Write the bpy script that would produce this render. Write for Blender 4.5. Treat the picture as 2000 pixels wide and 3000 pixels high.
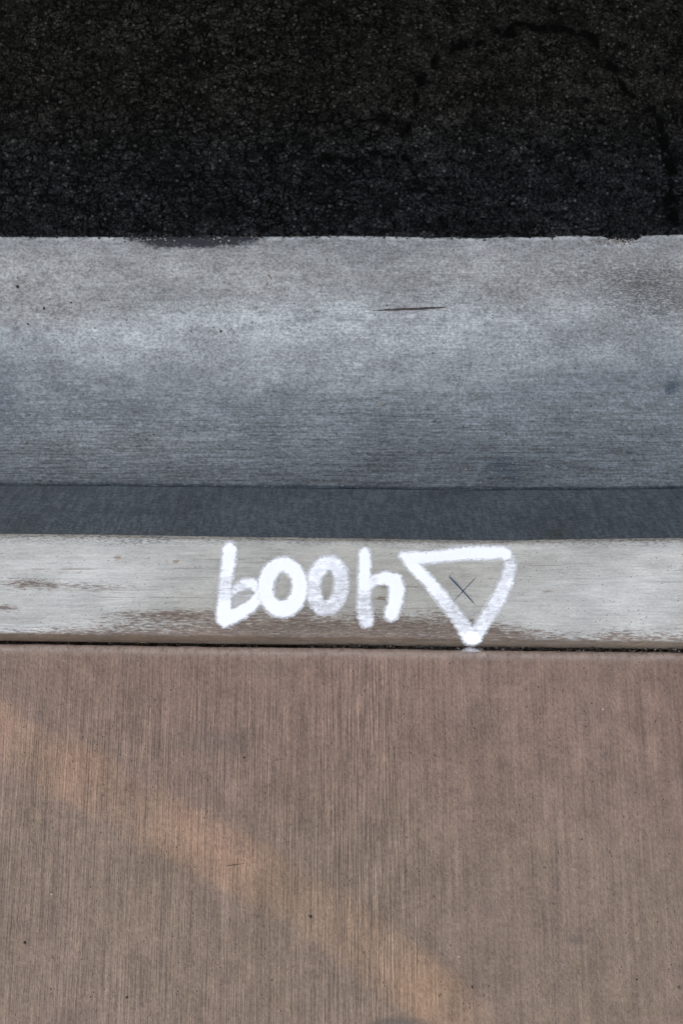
import bpy, bmesh, math, random
import numpy as np
from mathutils import Vector
random.seed(7); rng = np.random.default_rng(7)
sc = bpy.context.scene
for o in list(bpy.data.objects): bpy.data.objects.remove(o)
R = math.radians

# ------------------------------------------------------------------ camera
TILT, H, F = R(10.0), 1.2, 2400.0          # tilt from straight down, eye height, focal length in photo pixels
CY = -0.1716
cam = bpy.data.cameras.new('camera'); co = bpy.data.objects.new('camera', cam)
sc.collection.objects.link(co); sc.camera = co
cam.sensor_fit = 'VERTICAL'; cam.sensor_height = 36; cam.lens = F / 3000 * 36
cam.clip_start = 0.01; cam.clip_end = 500
co.location = (0, CY, H); co.rotation_euler = (TILT, 0, 0)
sc.render.resolution_x, sc.render.resolution_y = 682, 1024

# ------------------------------------------------------------------ sky, sun, exposure
SUN_EL = R(46.0)
SUN_AZ = Vector((-0.853, 0.522))            # horizontal direction towards the sun
w = bpy.data.worlds.new('World'); sc.world = w; w.use_nodes = True
wn = w.node_tree.nodes; wl = w.node_tree.links
sky = wn.new('ShaderNodeTexSky'); sky.sky_type = 'NISHITA'; sky.sun_disc = False
sky.sun_elevation = SUN_EL; sky.sun_rotation = math.atan2(SUN_AZ.x, SUN_AZ.y)
sky.air_density = 0.8; sky.dust_density = 6.0; sky.ozone_density = 0.6
hs = wn.new('ShaderNodeHueSaturation'); hs.inputs['Saturation'].default_value = 0.45      # thin white overcast
wl.new(sky.outputs[0], hs.inputs['Color']); wl.new(hs.outputs[0], wn['Background'].inputs[0]); wn['Background'].inputs[1].default_value = 0.15
sd = bpy.data.lights.new('sun', 'SUN'); so = bpy.data.objects.new('sun', sd); sc.collection.objects.link(so)
sd.energy = 2.0; sd.angle = R(0.53); sd.color = (1.0, 0.66, 0.34)
SDIR = Vector((SUN_AZ.x * math.cos(SUN_EL), SUN_AZ.y * math.cos(SUN_EL), math.sin(SUN_EL)))
so.rotation_euler = SDIR.to_track_quat('Z', 'Y').to_euler(); so.location = (-3, 2, 8)
sc.view_settings.view_transform = 'Standard'; sc.view_settings.look = 'None'
sc.view_settings.exposure = 3.02; sc.view_settings.gamma = 1.0
sc.render.engine = 'CYCLES'

# ------------------------------------------------------------------ helpers
ct, st = math.cos(TILT), math.sin(TILT)
def P(px, py, z=0.0):
    """real place on the level z of a spot measured in the photograph"""
    a, b = (px - 1000) / F, (1500 - py) / F
    d = (a, b * ct + st, b * st - ct)
    t = (z - H) / d[2]
    return a * t, CY + d[1] * t
def curve(pts, z):
    w_ = [P(a, b, z) for a, b in pts]
    X = np.array([p[0] for p in w_]); Y = np.array([p[1] for p in w_])
    return lambda x: np.interp(x, X, Y)
def link(o, parent=None):
    sc.collection.objects.link(o)
    if parent: o.parent = parent
    return o
def tag(o, label=None, cat=None, group=None, kind=None):
    for k, v in (('label', label), ('category', cat), ('group', group), ('kind', kind)):
        if v: o[k] = v
    return o
def mesh_from(name, V, Fc, mat, parent=None, attrs=None, smooth=True):
    m = bpy.data.meshes.new(name); V = np.asarray(V, dtype=np.float32); Fc = np.asarray(Fc, dtype=np.int32)
    n, k = Fc.shape
    m.vertices.add(len(V)); m.vertices.foreach_set('co', V.ravel())
    m.loops.add(n * k); m.loops.foreach_set('vertex_index', Fc.ravel())
    m.polygons.add(n); m.polygons.foreach_set('loop_start', np.arange(0, n * k, k, dtype=np.int32))
    m.polygons.foreach_set('loop_total', np.full(n, k, dtype=np.int32))
    for key, val in (attrs or {}).items():
        a = m.attributes.new(key, 'FLOAT', 'POINT'); a.data.foreach_set('value', np.asarray(val, dtype=np.float32).ravel())
    m.update(calc_edges=True); m.validate()
    m.materials.append(mat)
    if smooth: m.polygons.foreach_set('use_smooth', np.ones(n, dtype=bool))
    return link(bpy.data.objects.new(name, m), parent)
def grid_faces(nv, nu):
    i = np.arange(nv - 1)[:, None] * nu + np.arange(nu - 1)[None, :]
    i = i.ravel(); return np.stack([i, i + 1, i + nu + 1, i + nu], 1)
def vnoise(x, y, seed=0):
    """smooth value noise"""
    xi, yi = np.floor(x).astype(int), np.floor(y).astype(int); fx, fy = x - xi, y - yi
    fx, fy = fx * fx * (3 - 2 * fx), fy * fy * (3 - 2 * fy)
    def h(a, b):
        n = (a * 374761393 + b * 668265263 + seed * 974634777) & 0xffffffff
        n = ((n ^ (n >> 13)) * 1274126177) & 0xffffffff
        return ((n ^ (n >> 16)) & 0xffff) / 65535.0
    return (h(xi, yi) * (1 - fx) + h(xi + 1, yi) * fx) * (1 - fy) + (h(xi, yi + 1) * (1 - fx) + h(xi + 1, yi + 1) * fx) * fy
def fbm(x, y, seed=0, n=4):
    s, a, t = 0, 1, 0
    for i in range(n):
        s = s + a * vnoise(x * 2 ** i, y * 2 ** i, seed + i); t += a; a *= .5
    return s / t
def sstep(a, b, x):
    t = np.clip((x - a) / (b - a), 0, 1); return t * t * (3 - 2 * t)
def toPx(x, y, z):
    rx, ry, rz = x, y - CY, z - H
    f = ry * st - rz * ct
    return 1000 + F * rx / f, 1500 - F * (ry * ct + rz * st) / f

# ------------------------------------------------------------------ node shorthand
class M:
    def __init__(s, name, rough=0.9, spec=0.3):
        s.m = bpy.data.materials.new(name); s.m.use_nodes = True; s.t = s.m.node_tree
        s.b = s.t.nodes['Principled BSDF']; s.b.inputs['Roughness'].default_value = rough
        s.b.inputs['Specular IOR Level'].default_value = spec
        s.co = s.t.nodes.new('ShaderNodeTexCoord').outputs['Object']
    def _in(s, sock, v):
        if isinstance(v, bpy.types.NodeSocket): s.t.links.new(v, sock)
        elif v is not None:
            if isinstance(v, tuple) and len(v) == 3 and sock.type == 'RGBA': v = v + (1,)
            sock.default_value = v
    def vec(s, scale, rot=(0, 0, 0)):
        n = s.t.nodes.new('ShaderNodeMapping'); s._in(n.inputs[0], s.co)
        n.inputs['Scale'].default_value = scale; n.inputs['Rotation'].default_value = rot
        return n.outputs[0]
    def noise(s, scale=(1, 1, 1), det=3, rough=.5, dist=0, w_=None, rot=(0, 0, 0)):
        n = s.t.nodes.new('ShaderNodeTexNoise'); s._in(n.inputs['Vector'], s.vec(scale, rot))
        n.inputs['Scale'].default_value = 1; n.inputs['Detail'].default_value = det
        n.inputs['Roughness'].default_value = rough; n.inputs['Distortion'].default_value = dist
        return n.outputs['Fac']
    def voro(s, scale, feature='F1', out='Distance', rnd=1):
        n = s.t.nodes.new('ShaderNodeTexVoronoi'); n.feature = feature; s._in(n.inputs['Vector'], s.vec(scale))
        n.inputs['Scale'].default_value = 1; n.inputs['Randomness'].default_value = rnd
        return n.outputs[out]
    def cracks(s, sc_, warp, wscale):
        nt = s.t.nodes; n = nt.new('ShaderNodeTexNoise'); s._in(n.inputs['Vector'], s.co); n.inputs['Scale'].default_value = wscale; n.inputs['Detail'].default_value = 4
        n.inputs['Roughness'].default_value = .65
        v = nt.new('ShaderNodeVectorMath'); v.operation = 'MULTIPLY_ADD'; s._in(v.inputs[0], n.outputs['Color']); v.inputs[1].default_value = (warp,) * 3; s._in(v.inputs[2], s.co)
        mp = nt.new('ShaderNodeMapping'); s._in(mp.inputs[0], v.outputs[0]); mp.inputs['Scale'].default_value = sc_
        w_ = nt.new('ShaderNodeTexVoronoi'); w_.feature = 'DISTANCE_TO_EDGE'; s._in(w_.inputs['Vector'], mp.outputs[0]); w_.inputs['Scale'].default_value = 1
        return w_.outputs['Distance']
    def math(s, op, a, b=None, c=None):
        n = s.t.nodes.new('ShaderNodeMath'); n.operation = op
        s._in(n.inputs[0], a); s._in(n.inputs[1], b); s._in(n.inputs[2], c); return n.outputs[0]
    def ramp(s, v, a, b, c=0., d=1., smooth=True):
        n = s.t.nodes.new('ShaderNodeMapRange'); n.interpolation_type = 'SMOOTHSTEP' if smooth else 'LINEAR'
        for i, q in enumerate((v, a, b, c, d)): s._in(n.inputs[i], q)
        return n.outputs[0]
    def attr(s, name):
        n = s.t.nodes.new('ShaderNodeAttribute'); n.attribute_name = name; return n.outputs['Fac']
    def mix(s, f, a, b, mode='MIX'):
        n = s.t.nodes.new('ShaderNodeMix'); n.data_type = 'RGBA'; n.blend_type = mode
        s._in(n.inputs[0], f); s._in(n.inputs[6], a); s._in(n.inputs[7], b); return n.outputs[2]
    def scale(s, col, f):                      # colour times a factor
        n = s.t.nodes.new('ShaderNodeVectorMath'); n.operation = 'SCALE'
        s._in(n.inputs[0], col); s._in(n.inputs[3], f); return n.outputs[0]
    def bump(s, h, dist=.001, strength=1., nrm=None):
        n = s.t.nodes.new('ShaderNodeBump'); n.inputs['Distance'].default_value = dist
        n.inputs['Strength'].default_value = strength; s._in(n.inputs['Height'], h)
        if nrm: s._in(n.inputs['Normal'], nrm)
        return n.outputs[0]
    def out(s, col, nrm=None, rough=None, alpha=None):
        s._in(s.b.inputs['Base Color'], col)
        if nrm: s._in(s.b.inputs['Normal'], nrm)
        if rough is not None: s._in(s.b.inputs['Roughness'], rough)
        if alpha is not None: s._in(s.b.inputs['Alpha'], alpha)
        return s.m
def add(m, *v):
    r = v[0]
    for q in v[1:]: r = m.math('ADD', r, q)
    return r
def mul(m, *v):
    r = v[0]
    for q in v[1:]: r = m.math('MULTIPLY', r, q)
    return r

# ------------------------------------------------------------------ asphalt
def mat_asphalt():
    m = M('asphalt', .9, .03)
    big = m.noise((9, 9, 9), 3); mid = m.noise((60, 60, 60), 3)
    cell = m.voro((210, 210, 210), out='Color'); d1 = m.voro((210, 210, 210))
    d2 = m.voro((330, 330, 330)); fine = m.noise((900, 900, 900), 2)
    sep = m.t.nodes.new('ShaderNodeSeparateColor'); m.t.links.new(cell, sep.inputs[0])
    stone = mul(m, m.ramp(sep.outputs[0], .1, 1.0, .72, 1.3), m.ramp(m.noise((240, 240, 240), 3, .7), .32, .68, .5, 1.45))
    spark = m.ramp(sep.outputs[1], .96, 1.0, 0, 2.2)
    gap = m.ramp(add(m, d1, mul(m, mid, .5)), .5, .95, 1, .38)
    void = mul(m, m.ramp(m.noise((95, 95, 95), 4, .7, .4), .36, .50, .08, 1), m.ramp(m.noise((210, 210, 210), 3, .7), .33, .47, .25, 1))
    net = m.ramp(m.cracks((38, 62, 40), .03, 40), .02, .11, .08, 1.08); net2 = m.ramp(m.cracks((85, 110, 85), .012, 90), .02, .25, .62, 1.08)
    msk = m.ramp(add(m, m.noise((11, 14, 11), 3), mul(m, m.attr('coarse'), .16)), .46, .66)
    net = m.mix(msk, (1, 1, 1), net); net = m.scale(net, net2)
    crack = m.ramp(m.attr('crack'), .12, .8, 1, .04)
    k = mul(m, stone, gap, void, crack, m.ramp(big, .3, .7, .8, 1.2), m.ramp(m.noise((28, 28, 28), 3), .3, .7, .8, 1.2))
    k = mul(m, k, net, m.ramp(m.noise((32, 45, 32), 5, .65), .36, .62, .5, 1.4)); k = add(m, k, mul(m, spark, gap, crack))
    base = m.mix(m.ramp(m.attr('dust'), 0, 1), (.0245, .0230, .0192), (.0222, .0230, .0238))
    col = m.scale(base, m.math('ADD', mul(m, k, .95), .02))
    h = add(m, mul(m, net, 3.), mul(m, gap, 1.0), mul(m, sep.outputs[2], .6), mul(m, void, 1.3), mul(m, fine, .25), mul(m, m.math('SUBTRACT', 1, d2), .4))
    return m.out(col, m.bump(h, .0009, .6), m.ramp(sep.outputs[1], 0, 1, .7, .95))

# ------------------------------------------------------------------ gutter concrete (grey, broomed along the road)
def speckle(m):
    a = m.noise((420, 700, 600), 3, .7); return a
def mat_gutter():
    m = M('gutter_concrete', .85, .3)
    lines = m.noise((9, 340, 10), 2, .6, .15); lines2 = m.noise((70, 450, 20), 3, .65)
    gr = m.noise((190, 230, 190), 3, .75); blot = m.noise((30, 60, 28), 5, .65); big = m.noise((5, 9, 5), 3, .5)
    lm = m.attr('lines'); blue = m.attr('blue'); wear = m.attr('wear')
    grain = mul(m, m.ramp(gr, .32, .68, .56, 1.42, False), m.ramp(m.noise((85, 140, 85), 4, .65), .3, .7, .84, 1.15, False))
    ln = m.ramp(lines, .3, .7, -1, 1, False); ln2 = m.ramp(lines2, .3, .7, -1, 1, False)
    k = mul(m, grain, add(m, 1.0, mul(m, ln, lm, .28), mul(m, ln2, lm, .36)),
            m.ramp(blot, .25, .75, .78, 1.2), m.ramp(big, .3, .7, .88, 1.12), m.ramp(m.noise((11, 22, 11), 4, .6), .3, .7, .88, 1.12))
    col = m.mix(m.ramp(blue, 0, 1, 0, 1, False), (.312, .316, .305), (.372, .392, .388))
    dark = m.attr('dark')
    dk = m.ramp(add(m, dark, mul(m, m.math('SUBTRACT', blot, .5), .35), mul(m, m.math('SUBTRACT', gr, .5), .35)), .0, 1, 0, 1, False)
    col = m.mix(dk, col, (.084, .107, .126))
    col = m.scale(col, k)
    # exposed sand and pits
    pit = mul(m, m.ramp(m.voro((95, 95, 95)), .1, .2, 1, 0), m.ramp(m.noise((60, 60, 60), 1), .5, .68), .65)
    col = m.mix(pit, col, (.07, .07, .065))
    rough_patch = mul(m, wear, m.ramp(m.noise((160, 500, 200), 4, .8), .46, .56), .85)
    col = m.mix(rough_patch, col, (.10, .10, .095))
    hi = mul(m, m.ramp(m.noise((110, 220, 110), 3, .7), .58, .70), .30)
    col = m.mix(hi, col, (.55, .57, .56))
    rim = mul(m, m.attr('rim'), m.ramp(m.noise((60, 60, 60), 4, .7), .4, .6)); col = m.mix(rim, col, (.62, .63, .62))
    tar = m.attr('tar')
    tm = m.ramp(add(m, tar, mul(m, m.math('SUBTRACT', m.noise((60, 110, 60), 6, .8), .5), 2.0)), .30, .85)
    crumbs = m.ramp(m.noise((170, 220, 200), 2, .6), .64, .7)
    col = m.mix(mul(m, tm, m.math('SUBTRACT', 1, mul(m, crumbs, .7))), col, (.026, .028, .033))
    h = add(m, mul(m, lines, lm, 1.2), mul(m, lines2, lm, 1.4), mul(m, gr, 2.2), mul(m, pit, -2.5), mul(m, rough_patch, -1.2))
    return m.out(col, m.bump(h, .0011, .8))

def mat_face():
    m = M('kerb_face_concrete', .85, .3)
    v = m.noise((130, 4, 40), 4, .65); v2 = m.noise((200, 10, 200), 3, .7); hz = m.noise((80, 8, 330), 3, .7)
    big = m.noise((7, 7, 7), 3); gr = m.noise((200, 300, 300), 3, .75)
    k = mul(m, m.ramp(v, .3, .7, .78, 1.22), m.ramp(v2, .3, .7, .82, 1.18, False), m.ramp(hz, .3, .7, .72, 1.3, False),
            m.ramp(big, .3, .7, .85, 1.15), m.ramp(gr, .3, .7, .75, 1.25, False))
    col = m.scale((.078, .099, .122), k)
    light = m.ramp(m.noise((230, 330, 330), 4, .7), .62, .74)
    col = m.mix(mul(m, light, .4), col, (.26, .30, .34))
    ring = m.attr('spot'); col = m.mix(mul(m, ring, m.ramp(gr, .35, .6)), col, (.05, .045, .03))
    h = add(m, v, v2, hz, mul(m, gr, 1.3))
    return m.out(col, m.bump(h, .0011, .8))

def mat_top():
    m = M('kerb_top_concrete', .8, .35)
    big = m.noise((6, 12, 6), 3); mid = m.noise((35, 90, 30), 4, .6)
    st1 = m.noise((14, 260, 14), 3, .6, .1); st2 = m.noise((60, 450, 60), 3, .7); gr = m.noise((200, 400, 200), 3, .7)
    warm = m.mix(m.ramp(m.attr('warm'), 0, 1), (.505, .505, .475), (.30, .292, .245))
    col = m.mix(m.ramp(mid, .3, .7, 0, .35), warm, (.48, .465, .42))
    k = mul(m, m.ramp(st1, .3, .7, .87, 1.1, False), m.ramp(st2, .3, .7, .88, 1.1, False), m.ramp(gr, .3, .7, .88, 1.1, False), m.ramp(big, .3, .7, .9, 1.08), m.ramp(m.noise((13, 30, 13), 4, .65), .3, .7, .88, 1.1))
    col = m.scale(col, k)
    # thin trowel lines along the kerb
    line = mul(m, m.ramp(m.noise((3, 190, 3), 1, .5, .05), .665, .69), m.ramp(m.noise((25, 60, 20), 2), .38, .55), .55)
    col = m.mix(line, col, (.20, .17, .13))
    # dark specks near the arris
    sp = mul(m, m.attr('arris'), m.ramp(m.noise((150, 420, 100), 4, .75), .46, .60), .85)
    col = m.mix(sp, col, (.13, .14, .15))
    tiny = mul(m, m.ramp(m.voro((120, 260, 120)), .10, .2, 1, 0), m.ramp(m.noise((35, 80, 30), 2), .48, .6), .8)
    col = m.mix(tiny, col, (.12, .10, .08))
    # brown flakes of the sidewalk colour
    fl = m.noise((65, 420, 70), 5, .78)
    f = m.math('SUBTRACT', add(m, m.attr('brown'), mul(m, m.math('SUBTRACT', fl, .5), 2.1)), 0)
    bm_ = m.ramp(f, .42, .85, 0, .88)
    brown = m.mix(m.ramp(m.noise((90, 380, 60), 5, .75), .38, .62), (.085, .050, .033), (.165, .112, .078))
    col = m.mix(bm_, col, m.scale(brown, k))
    rust = m.attr('rust'); rm = m.ramp(add(m, rust, mul(m, m.math('SUBTRACT', m.noise((60, 170, 60), 3), .5), .9)), .5, .8)
    col = m.mix(mul(m, rm, .6), col, (.20, .13, .07))
    # earthy lower roll
    e = m.ramp(add(m, m.attr('earth'), mul(m, m.math('SUBTRACT', mid, .5), .5)), .2, .65)
    col = m.mix(mul(m, e, .9), col, m.scale((.105, .070, .042), k))
    h = add(m, mul(m, st1, .6), mul(m, st2, .5), mul(m, gr, .5), mul(m, line, -1.2), mul(m, sp, -1), mul(m, bm_, .5), mul(m, tiny, -1))
    return m.out(col, m.bump(h, .0007, .7))

def mat_sidewalk():
    m = M('brown_sidewalk_concrete', .82, .35)
    lm = m.attr('lines')
    l1 = m.noise((450, 9, 5), 2, .6, .1); l2 = m.noise((210, 5, 5), 2, .6, .1); l3 = m.noise((520, 35, 5), 2, .6)
    l4 = m.noise((110, 5, 5), 2, .6, .15)
    gr = m.noise((300, 170, 200), 3, .75); blot = m.noise((22, 16, 20), 4, .6); big = m.noise((4, 3, 4), 3); spk = m.noise((150, 90, 100), 3, .65)
    k = mul(m, add(m, 1, mul(m, m.ramp(l1, .28, .72, -1, 1, False), lm, .33), mul(m, m.ramp(l3, .3, .7, -1, 1, False), lm, .2)),
            m.ramp(l2, .3, .7, .84, 1.16, False), m.ramp(l4, .3, .7, .93, 1.07),
            m.ramp(gr, .3, .7, .74, 1.26, False), m.ramp(spk, .3, .7, .93, 1.07, False),
            m.ramp(blot, .25, .75, .86, 1.13), m.ramp(m.noise((60, 38, 40), 4, .65), .3, .7, .9, 1.1), m.ramp(big, .3, .7, .93, 1.07))
    col = m.mix(m.ramp(m.attr('tan'), 0, 1, 0, 1, False), (.200, .134, .101), (.195, .140, .099))
    col = m.mix(m.ramp(m.noise((7, 5, 5), 3), .4, .7, 0, .5), col, (.203, .143, .114))
    col = m.scale(col, k)
    stain_shadow = m.ramp(add(m, m.attr('stain_shadow'), mul(m, m.math('SUBTRACT', blot, .5), .5)), .2, 1.1, 0, .6)
    col = m.mix(stain_shadow, col, (.09, .075, .062))
    pit = mul(m, m.ramp(m.voro((150, 110, 100)), .07, .18, 1, 0), m.ramp(m.noise((50, 40, 30), 2), .52, .62), .8)
    col = m.mix(pit, col, (.05, .038, .032))
    hi = mul(m, m.ramp(m.noise((90, 70, 60), 3, .6), .63, .74), .3)
    col = m.mix(hi, col, (.33, .26, .215))
    edge = m.attr('edge'); col = m.mix(mul(m, edge, m.ramp(spk, .25, .6, .3, .9)), col, (.44, .36, .32))
    h = add(m, mul(m, l1, lm, 3.0), mul(m, l3, lm, .8), mul(m, l2, .6), mul(m, gr, 1.8), mul(m, pit, -2.0))
    return m.out(col, m.bump(h, .0012, .8))

def mat_plain(name, col, rough=.9, var=.2, sc_=200, bump=.0005):
    m = M(name, rough); n = m.noise((sc_, sc_, sc_), 3, .6)
    return m.out(m.scale(col, m.ramp(n, .3, .7, 1 - var, 1 + var)), m.bump(n, bump, .8))

# ------------------------------------------------------------------ ground sheets
XF = np.arange(-.72, .7201, .0025)
tail = np.array([.8, .95, 1.2, 1.7, 2.5, 4, 7, 12, 20, 35])
XS = np.concatenate([-tail[::-1], XF, tail])
ZF, ZR = -.128, -.108                       # flow line, road level
c_edge = curve([(-300, 1569), (0, 1570), (300, 1573), (550, 1577), (1000, 1583), (1400, 1590), (1500, 1590), (1620, 1587), (2000, 1582), (2300, 1580)], 0)
c_groove = curve([(-300, 1419), (0, 1420), (300, 1423), (700, 1426), (1000, 1431), (1400, 1435), (1700, 1434), (2000, 1429), (2300, 1427)], ZF)
c_joint = curve([(-300, 1873), (0, 1877), (400, 1882), (700, 1887), (1000, 1889), (1400, 1896), (2000, 1902), (2300, 1905)], 0)
c_road = curve([(-300, 694), (0, 695), (300, 696), (600, 696), (800, 695), (1000, 693), (1150, 694), (1260, 698), (1330, 696), (1398, 701), (1420, 699), (1480, 696), (1560, 697), (1700, 692), (1760, 694), (1785, 699), (1812, 702), (1842, 703), (1852, 697), (1862, 705), (1872, 699), (1876, 692), (2000, 689), (2300, 688)], ZR)
wob = lambda x, s, a, f: a * (fbm(x * f, x * 0, s, 4) - .5)

def sheet(name, rows, mat, attrfn=None, zfn=None):
    """rows: list of (y(x), z) arrays; returns one mesh, one vertex row each"""
    Y = np.stack([np.broadcast_to(r[0], XS.shape) for r in rows]); Z = np.stack([np.broadcast_to(r[1], XS.shape) for r in rows]).astype(float)
    X = np.broadcast_to(XS, Y.shape)
    if zfn: Z = Z + zfn(X, Y)
    V = np.stack([X, Y, Z], -1).reshape(-1, 3)
    at = {}
    if attrfn:
        px, py = toPx(X, Y, Z); at = attrfn(X, Y, Z, px, py)
    return mesh_from(name, V, grid_faces(len(rows), len(XS)), mat, attrs=at)
def lerp_rows(ya, yb, za, zb, n, skip=0):
    return [(ya + (yb - ya) * t, za + (zb - za) * t) for t in np.linspace(0, 1, n)[skip:]]
G = lambda px, py, cx, cy, sx, sy: np.exp(-((px - cx) / sx) ** 2 - ((py - cy) / sy) ** 2)

# --- road
ye = c_road(XS) + wob(XS, 3, .0025, 90); yg = c_groove(XS)
rows = [(ye - .001, ZR - .02), (ye, ZR - .003), (ye + .003, ZR + .002)] + lerp_rows(ye + .006, np.full_like(XS, 1.25), ZR + .0035, ZR + .008, 370)
for y in (1.4, 1.8, 3, 6, 12, 25): rows.append((np.full_like(XS, y), ZR + .012))
def seg_d(px, py, pts):
    d = np.full(px.shape, 1e9)
    for (ax, ay), (bx, by) in zip(pts, pts[1:]):
        t = np.clip(((px - ax) * (bx - ax) + (py - ay) * (by - ay)) / ((bx - ax) ** 2 + (by - ay) ** 2), 0, 1)
        d = np.minimum(d, np.hypot(px - ax - t * (bx - ax), py - ay - t * (by - ay)))
    return d
CR = [([(1340, 130), (1440, 110), (1540, 80), (1640, 82), (1740, 105), (1780, 160), (1800, 230), (1880, 300), (1940, 400), (1970, 520), (1960, 640), (1955, 700)], 16, 1.),
      ([(1340, 130), (1260, 180), (1210, 300), (1180, 420), (1220, 540), (1290, 620), (1310, 700)], 13, .8),
      ([(940, 460), (1060, 470), (1180, 440), (1200, 370)], 12, .65), ([(700, 540), (800, 520), (900, 560), (1100, 470)], 9, .5),
      ([(100, 480), (300, 460), (450, 410), (620, 420), (700, 340)], 9, .5), ([(0, 540), (200, 530), (420, 530)], 9, .35),
      ([(600, 380), (760, 400), (900, 330), (1000, 200)], 9, .4), ([(1000, 360), (1200, 340)], 12, .55), ([(1780, 160), (1900, 110), (2000, 120)], 9, .5)]
def road_at(X, Y, Z, px, py):
    qx = px + 50 * (fbm(px / 50, py / 50, 11, 5) - .5); qy = py + 50 * (fbm(px / 50, py / 50, 12, 5) - .5)
    c = np.zeros(px.shape)
    for pts, wd, a in CR: c = np.maximum(c, a * np.exp(-(seg_d(qx, qy, pts) / wd) ** 2))
    c = c * np.clip(2.8 * fbm(px / 22, py / 22, 14) - .55, 0, 1.2) * .95
    return {'coarse': sstep(1250, 900, px + 200 * (fbm(px / 200, py / 200, 17) - .5)), 'crack': np.clip(c, 0, 1), 'dust': sstep(200, 600, py)}
def road_z(X, Y):
    d = (Y - ye[None, :])
    n = vnoise(X * 170, Y * 170, 5) * .0008 + vnoise(X * 330, Y * 330, 6) * .0005 + fbm(X * 25, Y * 25, 8) * .002
    return n * sstep(-.001, .004, d) * (np.abs(X) < .75) * (Y < 1.24)
road = sheet('road', rows, mat_asphalt(), road_at, road_z)
tag(road, kind='structure')

# --- gutter pan
yc = c_road(XS)
yhi = yc + .02
rows = [(yhi, ZR - .001)] + lerp_rows(yc + .004, yg, ZR - .0005, ZF, 175)
def gut_z(X, Y):
    t = (Y - yg[None, :]) / (yc - yg)[None, :]
    z = -.004 * np.sin(np.pi * np.clip(t, 0, 1)) ** 2
    z = z - .004 * np.exp(-(((Y - yg[None, :])) / .0035) ** 2)           # tooled groove at the kerb face
    px, py = toPx(X, Y, ZR)
    chip = G(px, py, 1815, 700, 50, 14); z = z - .004 * chip * fbm(X * 150, Y * 150, 21)
    return z + .0006 * (fbm(X * 12, Y * 20, 22) - .5)
def gut_at(X, Y, Z, px, py):
    n = fbm(px / 260, py / 120, 31)
    lines = .15 + .9 * sstep(1000, 1330, py + 120 * (n - .5)) + .35 * G(px, py, 1300, 900, 500, 180)
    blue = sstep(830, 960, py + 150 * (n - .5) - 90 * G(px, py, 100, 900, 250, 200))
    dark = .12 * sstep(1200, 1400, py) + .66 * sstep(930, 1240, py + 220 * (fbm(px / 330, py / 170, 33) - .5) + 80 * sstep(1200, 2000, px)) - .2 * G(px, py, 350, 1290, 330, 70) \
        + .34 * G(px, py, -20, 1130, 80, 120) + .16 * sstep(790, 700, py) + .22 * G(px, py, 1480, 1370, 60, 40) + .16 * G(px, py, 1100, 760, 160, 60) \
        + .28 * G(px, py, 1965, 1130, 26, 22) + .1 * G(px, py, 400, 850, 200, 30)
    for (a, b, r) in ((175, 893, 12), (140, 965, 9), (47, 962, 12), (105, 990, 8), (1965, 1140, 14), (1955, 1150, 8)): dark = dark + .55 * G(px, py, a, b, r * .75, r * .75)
    wear = G(px, py, 1920, 885, 210, 70) + .8 * G(px, py, 1850, 800, 260, 50) + .45 * G(px, py, 1750, 1000, 240, 60) + .35 * G(px, py, 1220, 830, 160, 60) + .25 * G(px, py, 600, 850, 300, 60) + .3 * G(px, py, 1500, 850, 150, 60)
    tar = 1.3 * sstep(290, 460, px) * sstep(1, 0, np.clip((py - 684 - 40 * np.clip(1 - ((px - 560) / 330) ** 2, 0, 1)) / 70 + .5, 0, 1)) * sstep(900, 680, px)
    tar = tar * (py > 690)
    cr = 1.0 * np.exp(-((py - np.interp(px, *zip(*[(0, 1420), (700, 1426), (1400, 1435), (2000, 1429)]))) / 4.0) ** 2)
    return {'lines': lines, 'blue': blue, 'dark': dark + .5 * cr, 'wear': wear, 'tar': tar, 'rim': .8 * np.exp(-((c_road(XS)[None, :] - .002 - Y) / .0022) ** 2) + .9 * G(px, py, 1810, 715, 55, 10)}
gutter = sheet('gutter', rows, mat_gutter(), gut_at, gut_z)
tag(gutter, kind='structure')

# --- kerb: one thing with its face and its top as parts
yk = c_edge(XS) + wob(XS, 41, .0008, 60)
yj = c_joint(XS)
kerb = bpy.data.objects.new('kerb', None); link(kerb); tag(kerb, kind='structure')
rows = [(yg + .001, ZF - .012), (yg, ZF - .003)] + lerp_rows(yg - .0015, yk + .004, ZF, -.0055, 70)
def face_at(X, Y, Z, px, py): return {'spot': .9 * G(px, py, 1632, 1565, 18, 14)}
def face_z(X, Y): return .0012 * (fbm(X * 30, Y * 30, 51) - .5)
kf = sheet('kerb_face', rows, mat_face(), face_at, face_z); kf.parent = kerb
def top_profile(d, wdt):
    """height across the kerb top: d metres back from the front arris"""
    z = -.0055 * np.clip(1 - d / .007, 0, 1) ** 2
    q = np.clip((d - (wdt - .026)) / .026, 0, 1)
    return z - .0115 * q ** 2.2 - .0008 * np.clip(d / .15, 0, 1)
wid = yk - yj
us = np.concatenate([np.linspace(0, .008, 7), np.linspace(.0105, .128, 56), np.linspace(.13, .156, 16)])
rows = []
for u in us:
    dd = u / .156 * wid; rows.append((yk + .004 - dd * (wid + .004) / wid, top_profile(dd, wid)))
rows.append((yj - .0005, -.03))
bound = lambda px: np.interp(px, [-200, 0, 100, 200, 300, 420, 560, 700, 820, 900, 1000, 1200, 1400, 1500, 1560, 1700, 1800, 2000, 2200],
                             [1862, 1856, 1848, 1840, 1832, 1830, 1822, 1812, 1800, 1800, 1806, 1800, 1812, 1838, 1846, 1862, 1848, 1858, 1860])
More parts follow.
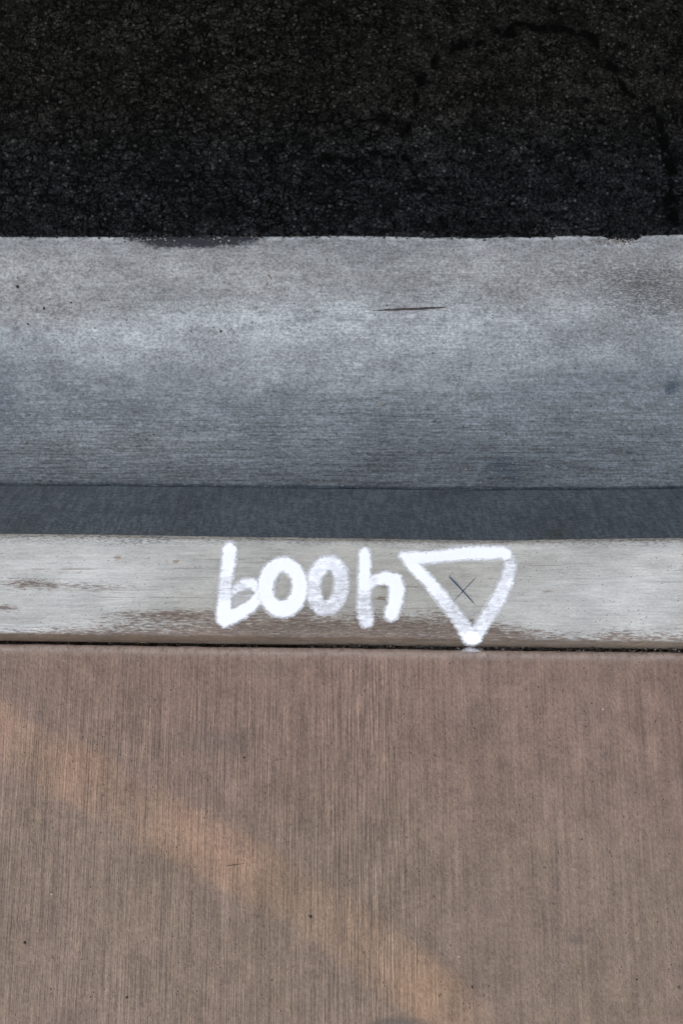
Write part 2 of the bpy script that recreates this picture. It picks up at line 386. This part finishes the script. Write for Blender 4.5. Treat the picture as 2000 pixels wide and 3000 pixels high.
def top_at(X, Y, Z, px, py):
    sh = (px - 1000) * .012
    b = sstep(-60, 44, py - bound(px) + 18 * (fbm(px / 40, py / 30, 61) - .5)) * (1 - .55 * sstep(1868, 1885, py))
    b = b * .92 + .64 * G(px, py, 70, 1708, 120, 24) + .58 * G(px, py, 300, 1720, 180, 22) + .45 * G(px, py, 430, 1650, 130, 22) + .85 * G(px, py, 20, 1780, 40, 12) \
        + .68 * G(px, py, 1130, 1718, 50, 12) + .66 * G(px, py, 1120, 1752, 40, 14) + .58 * G(px, py, 480, 1797, 240, 20) + .3 * G(px, py, 900, 1780, 200, 22) \
        + .2 * G(px, py, 1270, 1775, 40, 25)
    rust = G(px, py, 345, 1634, 16, 7) + .9 * G(px, py, 515, 1645, 15, 7) + .6 * G(px, py, 147, 1608, 7, 4) + .9 * G(px, py, 1602, 1733, 28, 5) \
        + .6 * G(px, py, 1790, 1783, 36, 6) + .5 * G(px, py, 1965, 1760, 14, 9) + .6 * G(px, py, 1818, 1686, 12, 4) + .55 * G(px, py, 1855, 1756, 12, 5) \
        + .4 * G(px, py, 1600, 1790, 20, 6) + .8 * G(px, py, 929, 1756, 4, 5) + .3 * G(px, py, 430, 1640, 60, 9) + .6 * G(px, py, 1690, 1737, 9, 3)
    warm = .35 + .5 * G(px, py, 1150, 1690, 480, 120) + .35 * G(px, py, 700, 1780, 300, 60) - .25 * G(px, py, 250, 1700, 250, 80) - .3 * G(px, py, 1800, 1740, 260, 60)
    ar = 1.2 * sstep(1612, 1572, py - sh * .6) * (.35 + 1.2 * fbm(px / 90, py / 30, 63)) + .5 * G(px, py, 380, 1590, 90, 12)
    earth = sstep(1850, 1886, py - sh)
    return {'brown': b, 'rust': rust, 'warm': np.clip(warm, 0, 1), 'arris': np.clip(ar, 0, 1), 'earth': earth}
def top_z(X, Y): return .0007 * (fbm(X * 14, Y * 40, 65) - .5)
kt = sheet('kerb_top', rows, mat_top(), top_at, top_z); kt.parent = kerb
def kerb_z(x, y):
    e = np.interp(x, XS, yk); j = np.interp(x, XS, yj)
    dd = np.clip((e + .004 - y) / (e - j + .004), 0, 1) * (e - j)
    return top_profile(dd, e - j) + .0007 * (fbm(x * 14, y * 40, 65) - .5)

# --- sidewalk
GAP = .0048
ys = yj - GAP + wob(XS, 71, .0016, 70)
def sw_prof(d): return -.0075 * np.clip(1 - d / .011, 0, 1) ** 2.3
rows = [(ys + .0005, -.03)]
for d in list(np.linspace(0, .012, 8)): rows.append((ys - d, sw_prof(d)))
rows += [(ys - .012 - (ys - .012 + 1.05) * t, 0.) for t in np.linspace(0, 1, 240)[1:]]
for y in (-1.3, -1.6, -2.0, -2.6, -4, -7, -12, -25): rows.append((np.full_like(XS, y), 0.))
def sw_at(X, Y, Z, px, py):
    n = fbm(px / 200, py / 400, 81)
    lines = .30 + .62 * np.exp(-((px - 1080 - 60 * (n - .5)) / 130) ** 2) + .3 * sstep(1250, 900, px) * sstep(1950, 2200, py + 300 * (n - .5)) \
        + .35 * G(px, py, 560, 2120, 320, 220) - .22 * sstep(1250, 1400, px)
    lines = lines * sstep(-.1, .9, (ys[None, :] - Y) / .03) * (1 - .5 * G(px, py, 860, 2080, 60, 150))
    tan = sstep(2050, 2700, py + 300 * (n - .5)) + .3 * sstep(600, 100, px)
    stain_shadow = .7 * G(px, py, 620, 2170, 190, 60) + .95 * G(px, py, 1690, 2755, 46, 17) + .4 * G(px, py, 1820, 2750, 60, 30) + .4 * G(px, py, 30, 1900, 40, 16) + \
        .5 * G(px, py, 780, 1950, 200, 45) + .3 * G(px, py, 1620, 2180, 70, 25) + .35 * G(px, py, 550, 2700, 160, 60) + 2.0 * G(px, py, 1170, 3010, 90, 28) + .35 * G(px, py, 180, 2720, 120, 50)  # blob at the bottom edge is a soft shadow put into the colour
    d = (ys[None, :] - Y)
    edge = np.exp(-((d - .0045) / .0055) ** 2)
    return {'lines': np.clip(lines, 0, 1.3), 'tan': np.clip(tan, 0, 1), 'stain_shadow': stain_shadow, 'edge': edge}
def sw_z(X, Y): return .0008 * (fbm(X * 9, Y * 5, 85) - .5) * ((ys[None, :] - Y) > -.0001)
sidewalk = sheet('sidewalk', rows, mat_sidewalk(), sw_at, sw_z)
tag(sidewalk, kind='structure')

# --- soil bed below everything (also fills the joint)
ym = yj - GAP / 2
soil = sheet('ground', [(yg + .3, -.16), (yj + .012, -.16), (yj + .004, -.0215), (yj, -.018), (ym, -.0165), (ys, -.018), (ys - .004, -.0215), (ys - .01, -.05), (np.full_like(XS, -25.), -.05)],
             mat_plain('dark_joint_soil', (.018, .014, .011), 1, .5, 500, .002))
tag(soil, kind='structure')

# ------------------------------------------------------------------ paint and other thin marks
def mark(name, strokes, mat, surf, parent=None, halo=13, step=.0012, z=0.0, lift=.0005, rag=.0):
    """strokes: lists of (px, py, radius_px, coverage) measured in the photograph, laid on the surface"""
    allp = [P(a, b, z) + (r,) for s in strokes for a, b, r, c in s]
    k = 1.0 / 1985; mr = (max(p[2] for p in allp) + halo + 3) * k
    x0, x1 = min(p[0] for p in allp) - mr, max(p[0] for p in allp) + mr
    y0, y1 = min(p[1] for p in allp) - mr, max(p[1] for p in allp) + mr
    X, Y = np.meshgrid(np.arange(x0, x1, step), np.arange(y0, y1, step))
    px, py = toPx(X, Y, z)
    jx, jy = px + rag * (fbm(px / 7, py / 4, 91) - .5), py + rag * (fbm(px / 7, py / 4, 92) - .5)
    cov = np.zeros(X.shape); best = np.full(X.shape, 1e9)
    for s in strokes:
        bs = np.full(X.shape, 1e9); cs = np.zeros(X.shape)
        for (ax, ay, ar, ac), (bx, by, br, bc) in zip(s, s[1:]):
            t = np.clip(((jx - ax) * (bx - ax) + (jy - ay) * (by - ay)) / ((bx - ax) ** 2 + (by - ay) ** 2), 0, 1)
            d = np.hypot(jx - ax - t * (bx - ax), jy - ay - t * (by - ay)) - (ar + t * (br - ar))
            u = d < bs; cs = np.where(u, ac + t * (bc - ac), cs); bs = np.minimum(bs, d)
        core = sstep(1.5, -2.5, bs) * cs
        hz = .85 * np.exp(-(np.clip(bs, 0, 99) / (halo * .46))) * np.clip(cs, 0, 1) * sstep(halo, halo * .6, bs)
        cov = np.maximum(cov, np.maximum(core, hz)); best = np.minimum(best, bs)
    Z = surf(X, Y) + lift
    keep = best < halo
    f = grid_faces(*X.shape); kf_ = keep.ravel()[f].any(1); f = f[kf_]
    used, inv = np.unique(f, return_inverse=True)
    V = np.stack([X, Y, Z], -1).reshape(-1, 3)[used]
    return mesh_from(name, V, inv.reshape(f.shape), mat, parent, {'cov': cov.ravel()[used]})
def mat_paint():
    m = M('white_spray_paint', .6, .4)
    c = m.attr('cov')
    n1 = m.noise((220, 800, 200), 4, .7); n2 = m.noise((70, 160, 70), 4, .65, .8); n3 = m.noise((1100, 1400, 900), 2)
    amp = m.ramp(c, .82, 1.0, 1.25, .28); c1 = mul(m, c, m.ramp(c, .86, 1.0, 1.0, 1.16))
    v = add(m, c1, mul(m, amp, m.math('SUBTRACT', n1, .5), .34), mul(m, amp, m.math('SUBTRACT', n2, .5), 1.1), mul(m, amp, m.math('SUBTRACT', m.noise((25, 330, 25), 3, .6), .5), .5), mul(m, m.math('SUBTRACT', n3, .5), .18))
    a = m.ramp(v, .05, 1.0, 0, 1, False)
    a = mul(m, a, m.ramp(c, .0, .22))
    return m.out(m.mix(m.ramp(n1, .3, .7), (.84, .86, .90), (.90, .91, .92)), m.bump(add(m, n1, n2), .0006, .5), alpha=a)
PAINT = mat_paint()
def U(pts):       # pixels of the enlarged crop to photo pixels
    out = []
    for p in pts:
        u, v, r = p[:3]; c = p[3] if len(p) > 3 else 1.
        out.append((550 + u / 1.4933, 1540 + v / 1.4933, r / 1.4933, c))
    return out
def ring(cx, cy, rx, ry, r0, r1, tilt=0, cov=lambda a: 1., n=28):
    pts = []
    for i in range(n + 1):
        a = 2 * math.pi * i / n; x = rx * math.sin(a); y = -ry * math.cos(a)
        xx = x * math.cos(tilt) - y * math.sin(tilt); yy = x * math.sin(tilt) + y * math.cos(tilt)
        pts.append((cx + xx, cy + yy, r0 + (r1 - r0) * (1 - math.cos(a)) / 2, cov(a)))
    return pts
lett = bpy.data.objects.new('painted_lettering', None); link(lett); lx, ly = P(900, 1730); 
tag(lett, 'white spray painted word booh on the kerb top left of the triangle', 'lettering')
L = []
L.append(mark('letter', [U([(183, 104, 27), (178, 160, 26), (170, 220, 24, .9), (163, 280, 24, .8), (160, 340, 28, .95), (158, 385, 31), (163, 405, 33)]),
      U([(163, 405, 33), (220, 388, 26), (268, 358, 23, .97), (315, 312, 22)]), U([(320, 305, 22), (310, 275, 20, .98), (280, 254, 19, .95), (245, 254, 17, .9), (212, 275, 14, .75), (190, 300, 12, .6)]),
      U([(195, 335, 20, .40), (235, 315, 18, .30), (262, 300, 14, .30)])], PAINT, kerb_z, lett, rag=5))
L.append(mark('letter', [U(ring(415, 268, 75, 98, 29, 32, .04, lambda a: 1. if not 3.6 < a < 4.6 else .95))], PAINT, kerb_z, lett, rag=5, lift=.0008))
L.append(mark('letter', [U(ring(611, 261, 61, 99, 28, 30, .13, lambda a: .86 if a < 1 else (.70 if a < 3.6 else (.78 if a < 4.8 else .9))))], PAINT, kerb_z, lett, rag=5))
L.append(mark('letter', [U([(773, 124, 22), (773, 200, 23), (771, 270, 24, .9), (771, 340, 26, .72), (774, 390, 28, .78), (780, 412, 28, .85)]),
      U([(775, 262, 26, .95), (815, 240, 20, .9), (862, 228, 22), (905, 240, 30), (915, 275, 30), (908, 330, 28), (890, 385, 27)])], PAINT, kerb_z, lett, rag=5))
tri = mark('painted_triangle', [
      U([(938, 130, 12, .9), (1000, 140, 24), (1050, 142, 22), (1120, 132, 22), (1200, 122, 25), (1290, 119, 25), (1375, 118, 22), (1392, 128, 22)]),
      U([(1392, 120, 18, .9), (1408, 150, 22, .62), (1408, 190, 24, .72), (1394, 240, 25, .85), (1368, 300, 26, .85), (1330, 365, 28, .75), (1285, 435, 27, .8), (1250, 488, 29, .85)]),
      U([(950, 135, 14), (985, 175, 24), (1030, 222, 23, .95), (1080, 275, 24, .95), (1120, 325, 25, .85), (1155, 370, 26, .7), (1195, 425, 28, .75), (1235, 485, 30, .85)]),
      U([(1235, 487, 30, .95), (1250, 492, 30, .95)])], PAINT, kerb_z, rag=5)
tag(tri, 'white spray painted triangle pointing down to the sidewalk joint', 'painted mark')
def sw_surf(x, y):
    e = np.interp(x, XS, ys); return sw_prof(np.clip(e - y, 0, 1)) + .0008 * (fbm(x * 9, y * 5, 85) - .5)
mark('overspray', [[(1352, 1906, 3, .35), (1380, 1905, 4, .95), (1412, 1906, 2, .3)]], PAINT, sw_surf, tri, halo=7, rag=4)
def mat_mark(name, col, lo=.2, hi=.6, amt=1.):
    m = M(name, .7); c = m.attr('cov'); n = m.noise((500, 700, 500), 3, .7)
    return m.out(col, alpha=mul(m, m.ramp(add(m, c, mul(m, m.math('SUBTRACT', n, .5), .7)), lo, hi), amt))
INK = mat_mark('navy_ink', (.014, .045, .11), .25, .7)
cross = bpy.data.objects.new('ink_cross', None); link(cross)
tag(cross, 'thin dark blue cross scratched inside the white triangle', 'marking')
mark('stroke', [[(1309, 1684, .5, .25), (1320, 1695, 1.6, .9), (1350, 1727, 1.2, .95), (1384, 1764, 1.0, .85), (1392, 1773, .6, .4)]], INK, kerb_z, cross, halo=1.2, step=.0005, lift=.0009)
mark('stroke', [[(1396, 1688, .6, .4), (1386, 1699, 1.1, .7), (1355, 1732, 1.3, .7), (1328, 1762, 1.0, .55)]], INK, kerb_z, cross, halo=1.2, step=.0005, lift=.0011)
def gut_surf(x, y):
    g = np.interp(x, XS, yg); c = np.interp(x, XS, yc); t = np.clip((y - g) / (c - g), 0, 1)
    return ZF + (ZR - ZF) * t - .004 * np.sin(np.pi * t) ** 2 + .0006 * (fbm(x * 12, y * 20, 22) - .5)
SC = mat_mark('brown_rubber', (.06, .045, .04), .2, .8)
zz = -.119
s_ = mark('scuff_mark', [[(1090, 913, .6, .5), (1130, 910, 1.8, .9), (1230, 907, 2.8, 1), (1300, 903, 1.6, .8), (1312, 903, .6, .4)]], SC, gut_surf, halo=2, step=.0008, z=zz, rag=3)
tag(s_, 'long brown scuff line scraped across the grey gutter', 'scuff mark')
s_ = mark('scuff_mark', [[(905, 916, .5, .3), (930, 914, 1.4, .6), (990, 912, .5, .3)]], SC, gut_surf, halo=2, step=.0008, z=zz, rag=3)
tag(s_, 'short faint scuff left of the long brown scuff on the gutter', 'scuff mark')
WS = mat_mark('pale_scratch', (.50, .45, .38), .2, .9, .6)
for pts, lb in (([(1625, 2814, .6, .6), (1645, 2825, 1.6, 1), (1672, 2831, .8, .8)], 'curved pale scratch low on the right of the brown sidewalk'),
                ([(950, 2716, .4, .3), (970, 2722, .9, .6), (1000, 2744, .9, .6)], 'faint pale scratch below the dark pit near the middle of the brown sidewalk'),
                ([(602, 2641, .6, .5), (635, 2641, .7, .6)], 'tiny level pale scratch on the left half of the brown sidewalk')):
    tag(mark('scratch', [pts], WS, sw_surf, halo=1.5, step=.0008, z=0, rag=2), lb, 'scratch', 'pale scratches in the sidewalk')

# ------------------------------------------------------------------ loose bits: crumbs, grit, twigs
def pebble_mesh(name, mat, seed, n=2, squash=.7):
    bm = bmesh.new(); bmesh.ops.create_icosphere(bm, subdivisions=n, radius=1); r = random.Random(seed)
    ax = [Vector((r.gauss(0, 1), r.gauss(0, 1), r.gauss(0, 1))).normalized() for _ in range(7)]; cut = [r.uniform(.55, .9) for _ in ax]
    for v in bm.verts:
        for a, c in zip(ax, cut):
            d = v.co.dot(a)
            if d > c: v.co -= a * (d - c)
        v.co.z *= squash
    me = bpy.data.meshes.new(name); bm.to_mesh(me); bm.free(); me.materials.append(mat); return me
DK = mat_plain('dark_grit', (.035, .03, .026)); LT = mat_plain('pale_grit', (.42, .38, .31)); YL = mat_plain('ochre_grit', (.30, .20, .06)); BR = mat_plain('brown_grit', (.10, .07, .05))
PM = {(k, i): pebble_mesh('pebble', mt, 10 * j + i) for j, (k, mt) in enumerate((('d', DK), ('l', LT), ('y', YL), ('b', BR))) for i in range(3)}
def put(px, py, rpx, kind, surf, z, label, group, cat='pebble', name='pebble'):
    x, y = P(px, py, z); o = bpy.data.objects.new(name, PM[(kind, random.randrange(3))]); link(o)
    r = rpx / (1985 if z > -.05 else 1770)
    zz_ = float(surf(np.array([x]), np.array([y]))[0])
    o.location = (x, y, zz_ + r * .25); o.scale = (r, r * random.uniform(.7, 1), r * .8); o.rotation_euler = (0, 0, random.uniform(0, 6))
    return tag(o, label, cat, group)
gg = 'specks of grit lying in the gutter'; gs = 'specks of grit lying on the sidewalk'
put(56, 844, 5.5, 'd', gut_surf, zz, 'black grit near the left edge of the gutter, highest of five', gg)
put(211, 890, 3.6, 'd', gut_surf, zz, 'black grit in the gutter, farthest right of the left cluster', gg)
put(131, 906, 4.4, 'd', gut_surf, zz, 'black grit in the middle of the left gutter cluster', gg)
put(84, 951, 4.2, 'd', gut_surf, zz, 'black grit at the lower left of the gutter cluster', gg)
put(647, 971, 5, 'b', gut_surf, zz, 'brown crumb alone in the gutter left of centre', gg)
put(1648, 862, 2.8, 'd', gut_surf, zz, 'tiny black grit in the gutter right of the long scuff', gg)
put(1268, 1034, 3.4, 'd', gut_surf, zz, 'dark speck in mid gutter just below the long scuff', gg)
put(1115, 1183, 3.2, 'y', gut_surf, zz, 'ochre speck in the shadowed middle of the gutter', gg)
put(1026, 845, 2.2, 'd', gut_surf, zz, 'tiny dark speck in the gutter above the short scuff', gg)
put(910, 2685, 5.2, 'd', sw_surf, 0, 'dark pit, made as a crumb, low on the sidewalk just left of centre', gs)  # crumb shapes stand in for dark pits here and in the next two
put(74, 2761, 5, 'd', sw_surf, 0, 'dark pit, made as a crumb, at the lower left of the sidewalk', gs)
put(372, 2922, 4, 'd', sw_surf, 0, 'dark pit, made as a crumb, near the bottom edge of the sidewalk, left side', gs)
put(715, 2220, 3.5, 'd', sw_surf, 0, 'dark speck on the sidewalk below the letter o', gs)
put(1765, 2077, 3.2, 'l', sw_surf, 0, 'pale grain on the upper right of the sidewalk', gs)
put(1482, 2077, 2.8, 'l', sw_surf, 0, 'small pale grain on the sidewalk below the triangle', gs)
put(1825, 1990, 2.6, 'y', sw_surf, 0, 'ochre grain close to the joint at the right of the sidewalk', gs)
put(1498, 2652, 3, 'y', sw_surf, 0, 'ochre grain in the lower right middle of the sidewalk', gs)
put(1987, 2893, 5, 'b', sw_surf, 0, 'brown crumb at the lower right corner of the sidewalk', gs)
put(1382, 2892, 3.5, 'd', sw_surf, 0, 'dark crumb low on the sidewalk under the triangle', gs)
put(1703, 2459, 3, 'd', sw_surf, 0, 'dark speck on the right half of the sidewalk, middle height', gs)
put(1344, 2803, 3, 'l', sw_surf, 0, 'pale grain low on the sidewalk just right of centre', gs)
put(188, 1935, 2.6, 'l', sw_surf, 0, 'pale grain near the joint at the left of the sidewalk', gs)
put(152, 2620, 2.8, 'l', sw_surf, 0, 'pale grain at the left of the sidewalk below the warm light streak', gs)
put(1864, 2870, 3, 'd', sw_surf, 0, 'dark crumb near the lower right corner of the sidewalk', gs)
put(1053, 1923, 2.6, 'l', sw_surf, 0, 'pale grain on the sidewalk edge left of the triangle tip', gs)

def tube(name, pts, r, mat, parent=None, n=6):
    V = []; Fc = []
    P_ = [Vector(p) for p in pts]
    for i, p in enumerate(P_):
        t = (P_[min(i + 1, len(P_) - 1)] - P_[max(i - 1, 0)]).normalized(); a = t.cross(Vector((0, 0, 1))).normalized(); b = t.cross(a)
        rr = r * (.35 if i in (0, len(P_) - 1) else 1)
        for k in range(n):
            q = 2 * math.pi * k / n; V.append(p + a * rr * math.cos(q) + b * rr * math.sin(q))
    for i in range(len(P_) - 1):
        for k in range(n): Fc.append((i * n + k, i * n + (k + 1) % n, (i + 1) * n + (k + 1) % n, (i + 1) * n + k))
    return mesh_from(name, V, Fc, mat, parent)
STRAW = mat_plain('dry_straw', (.30, .24, .12), .8, .2, 400); TW = mat_plain('brown_twig', (.13, .085, .05), .9, .3, 400)
def onsurf(pts, z, surf, lift):
    o = []
    for a, b, *h in pts:
        x, y = P(a, b, z); o.append((x, y, float(surf(np.array([x]), np.array([y]))[0]) + lift + (h[0] if h else 0)))
    return o
tag(tube('twig', onsurf([(785, 808), (790, 815), (794, 820), (798, 826)], zz, gut_surf, .0008), .0009, TW), 'tiny brown twig lying high in the gutter left of centre', 'twig')
tag(tube('twig', onsurf([(1398, 883), (1403, 880), (1407, 878)], zz, gut_surf, .0006), .0006, DK), 'tiny black twig in the gutter just above the end of the long scuff', 'twig')
tag(tube('straw', onsurf([(1853, 1893), (1875, 1887), (1893, 1881), (1902, 1876)], 0, kerb_z, .002), .00045, STRAW), 'thin dry straw leaning out of the joint at the right', 'straw')
tag(tube('straw', onsurf([(398, 1887), (405, 1882, .001), (418, 1882, .002), (428, 1885, .001)], 0, kerb_z, .002), .0004, STRAW), 'short curled straw in the joint at the left', 'straw')
tag(tube('hair', onsurf([(660, 2537), (685, 2534), (716, 2529)], 0, sw_surf, .0005), .0005, DK), 'dark hair-thin fibre lying on the left of the sidewalk', 'fibre')

# grit packed in the joint: nobody could count it
V, Fc = [], []; base = [pebble_mesh('g', DK, 100 + i, 1) for i in range(4)]
GR = M('joint_grit', .9); cc = GR.attr('tone'); gritmat = GR.out(GR.mix(cc, (.016, .013, .011), (.27, .25, .22)), GR.bump(GR.noise((900, 900, 900), 2), .0004))
tone = []
for i in range(2600):
    x = rng.uniform(-.70, .70); j = float(np.interp(x, XS, yj)); s = float(np.interp(x, XS, ys))
    right = x > -.05
    y = rng.uniform(s - .0005, j + .0005); r = rng.uniform(.0006, .0016) * (1.15 if right else .85)
    z = -.0165 + rng.uniform(0, .0085 if right else .005)
    me = base[rng.integers(4)]; o = len(V); a = rng.uniform(0, 6.28); tn = rng.uniform(0, .25) if rng.random() < (.85 if right else .95) else rng.uniform(.5, 1)
    for v in me.vertices:
        c = v.co; V.append((x + r * (c.x * math.cos(a) - c.y * math.sin(a)) * 1.3, y + r * (c.x * math.sin(a) + c.y * math.cos(a)), z + r * c.z)); tone.append(tn)
    for p in me.polygons: Fc.append(tuple(o + k for k in p.vertices))
for me in base: bpy.data.meshes.remove(me)
tag(mesh_from('grit', V, Fc, gritmat, attrs={'tone': tone}, smooth=False), 'dark grit and soil packed in the joint between kerb and sidewalk', 'grit', kind='stuff')

# crumbs of asphalt along the road edge
V, Fc, tone = [], [], []
base = [pebble_mesh('g', DK, 200 + i, 1) for i in range(4)]
def crumb(x, y, z, r, tn):
    me = base[rng.integers(4)]; o = len(V); a = rng.uniform(0, 6.28)
    for v in me.vertices:
        c = v.co; V.append((x + r * (c.x * math.cos(a) - c.y * math.sin(a)) * 1.3, y + r * (c.x * math.sin(a) + c.y * math.cos(a)), z + r * c.z)); tone.append(tn)
    for p in me.polygons: Fc.append(tuple(o + k for k in p.vertices))
for i in range(900):
    x = rng.uniform(-.70, .70); e = float(np.interp(x, XS, ye)); crumb(x, e + rng.normal(.003, .0022), ZR + rng.uniform(-.001, .002), rng.uniform(.0007, .0022), rng.uniform(0, .12) if rng.random() < .93 else rng.uniform(.3, .6))
for (cx, cy, sx, n) in ((445, 702, 60, 26), (640, 700, 18, 16), (1810, 708, 38, 90)):
    for i in range(n):
        x, y = P(rng.normal(cx, sx), cy + rng.normal(0, 4), ZR); crumb(x, y, ZR + .0005, rng.uniform(.0007, .0019), rng.uniform(.3, 1.2))
for me in base: bpy.data.meshes.remove(me)
tag(mesh_from('asphalt_crumbs', V, Fc, gritmat, attrs={'tone': tone}, smooth=False), 'loose asphalt crumbs along the edge of the road', 'crumbs', kind='stuff')

# ------------------------------------------------------------------ the roof with wall and posts: an added unseen blocker, slotted for the sun streak
ZT = 6.5
can = bpy.data.objects.new('light_blocker', None); link(can)
tag(can, 'added unseen canopy standing over the kerb', 'light_blocker')
can.location = (0, 3, 0)
RM = mat_plain('blocker_metal', (.16, .15, .14), .6, .1, 3); WM = mat_plain('blocker_block', (.10, .095, .09), .9, .2, 20)
def slot(pa, pb, half):
    """opening whose sunlight lands between two spots on the sidewalk"""
    off = SDIR * (ZT / SDIR.z)
    A, B = (Vector(P(*q) + (0,)) + off for q in (pa, pb)); d = (B - A).normalized(); n = Vector((-d.y, d.x, 0)) * half
    q = (B - A)
    return [A, A + q * .25 - n * .8, A + q * .65 - n, A + q * .85 - n * .7, B, A + q * .85 + n * .7, A + q * .65 + n, A + q * .25 + n * .8]
holes = [slot((-600, 1790), (110, 2205), .0050), slot((120, 2212), (350, 2335), .0052), slot((360, 2342), (880, 2635), .0044), slot((890, 2642), (1120, 2800), .0026), slot((1100, 2790), (1390, 3010), .0054)]
bm = bmesh.new()
x0, x1, y0, y1 = -15, 15, -3.1, 14
def loop(pts):
    vs = [bm.verts.new(p) for p in pts]; return [bm.edges.new((vs[i], vs[(i + 1) % len(vs)])) for i in range(len(vs))]
E = loop([Vector((x0, y0, ZT)), Vector((x1, y0, ZT)), Vector((x1, y1, ZT)), Vector((x0, y1, ZT))])
for h in holes: E += loop(h)
bmesh.ops.triangle_fill(bm, use_beauty=True, use_dissolve=False, edges=E)
bmesh.ops.recalc_face_normals(bm, faces=bm.faces)
me = bpy.data.meshes.new('blocker_roof'); bm.to_mesh(me); bm.free(); me.materials.append(RM)
blocker_roof = bpy.data.objects.new('blocker_roof', me); link(blocker_roof, can); blocker_roof.location = (0, -3, 0)
sm = blocker_roof.modifiers.new('solid', 'SOLIDIFY'); sm.thickness = .006
def box(name, x0, x1, y0, y1, z0, z1, mat, parent):
    V = [(x, y, z) for z in (z0, z1) for x, y in ((x0, y0), (x1, y0), (x1, y1), (x0, y1))]
    o = mesh_from(name, V, [(0, 3, 2, 1), (4, 5, 6, 7), (0, 1, 5, 4), (1, 2, 6, 5), (2, 3, 7, 6), (3, 0, 4, 7)], mat, parent, smooth=False)
    b = o.modifiers.new('bev', 'BEVEL'); b.width = .006; o.location = -parent.location if parent else (0, 0, 0); return o
box('blocker_wall', -14, 14, 13.7, 13.95, -.3, ZT - .02, WM, can)
for x in (-13, -8, -3.2, 3.2, 8, 13):
    box('blocker_post', x - .08, x + .08, 6.0, 6.16, -.3, ZT - .01, RM, can)
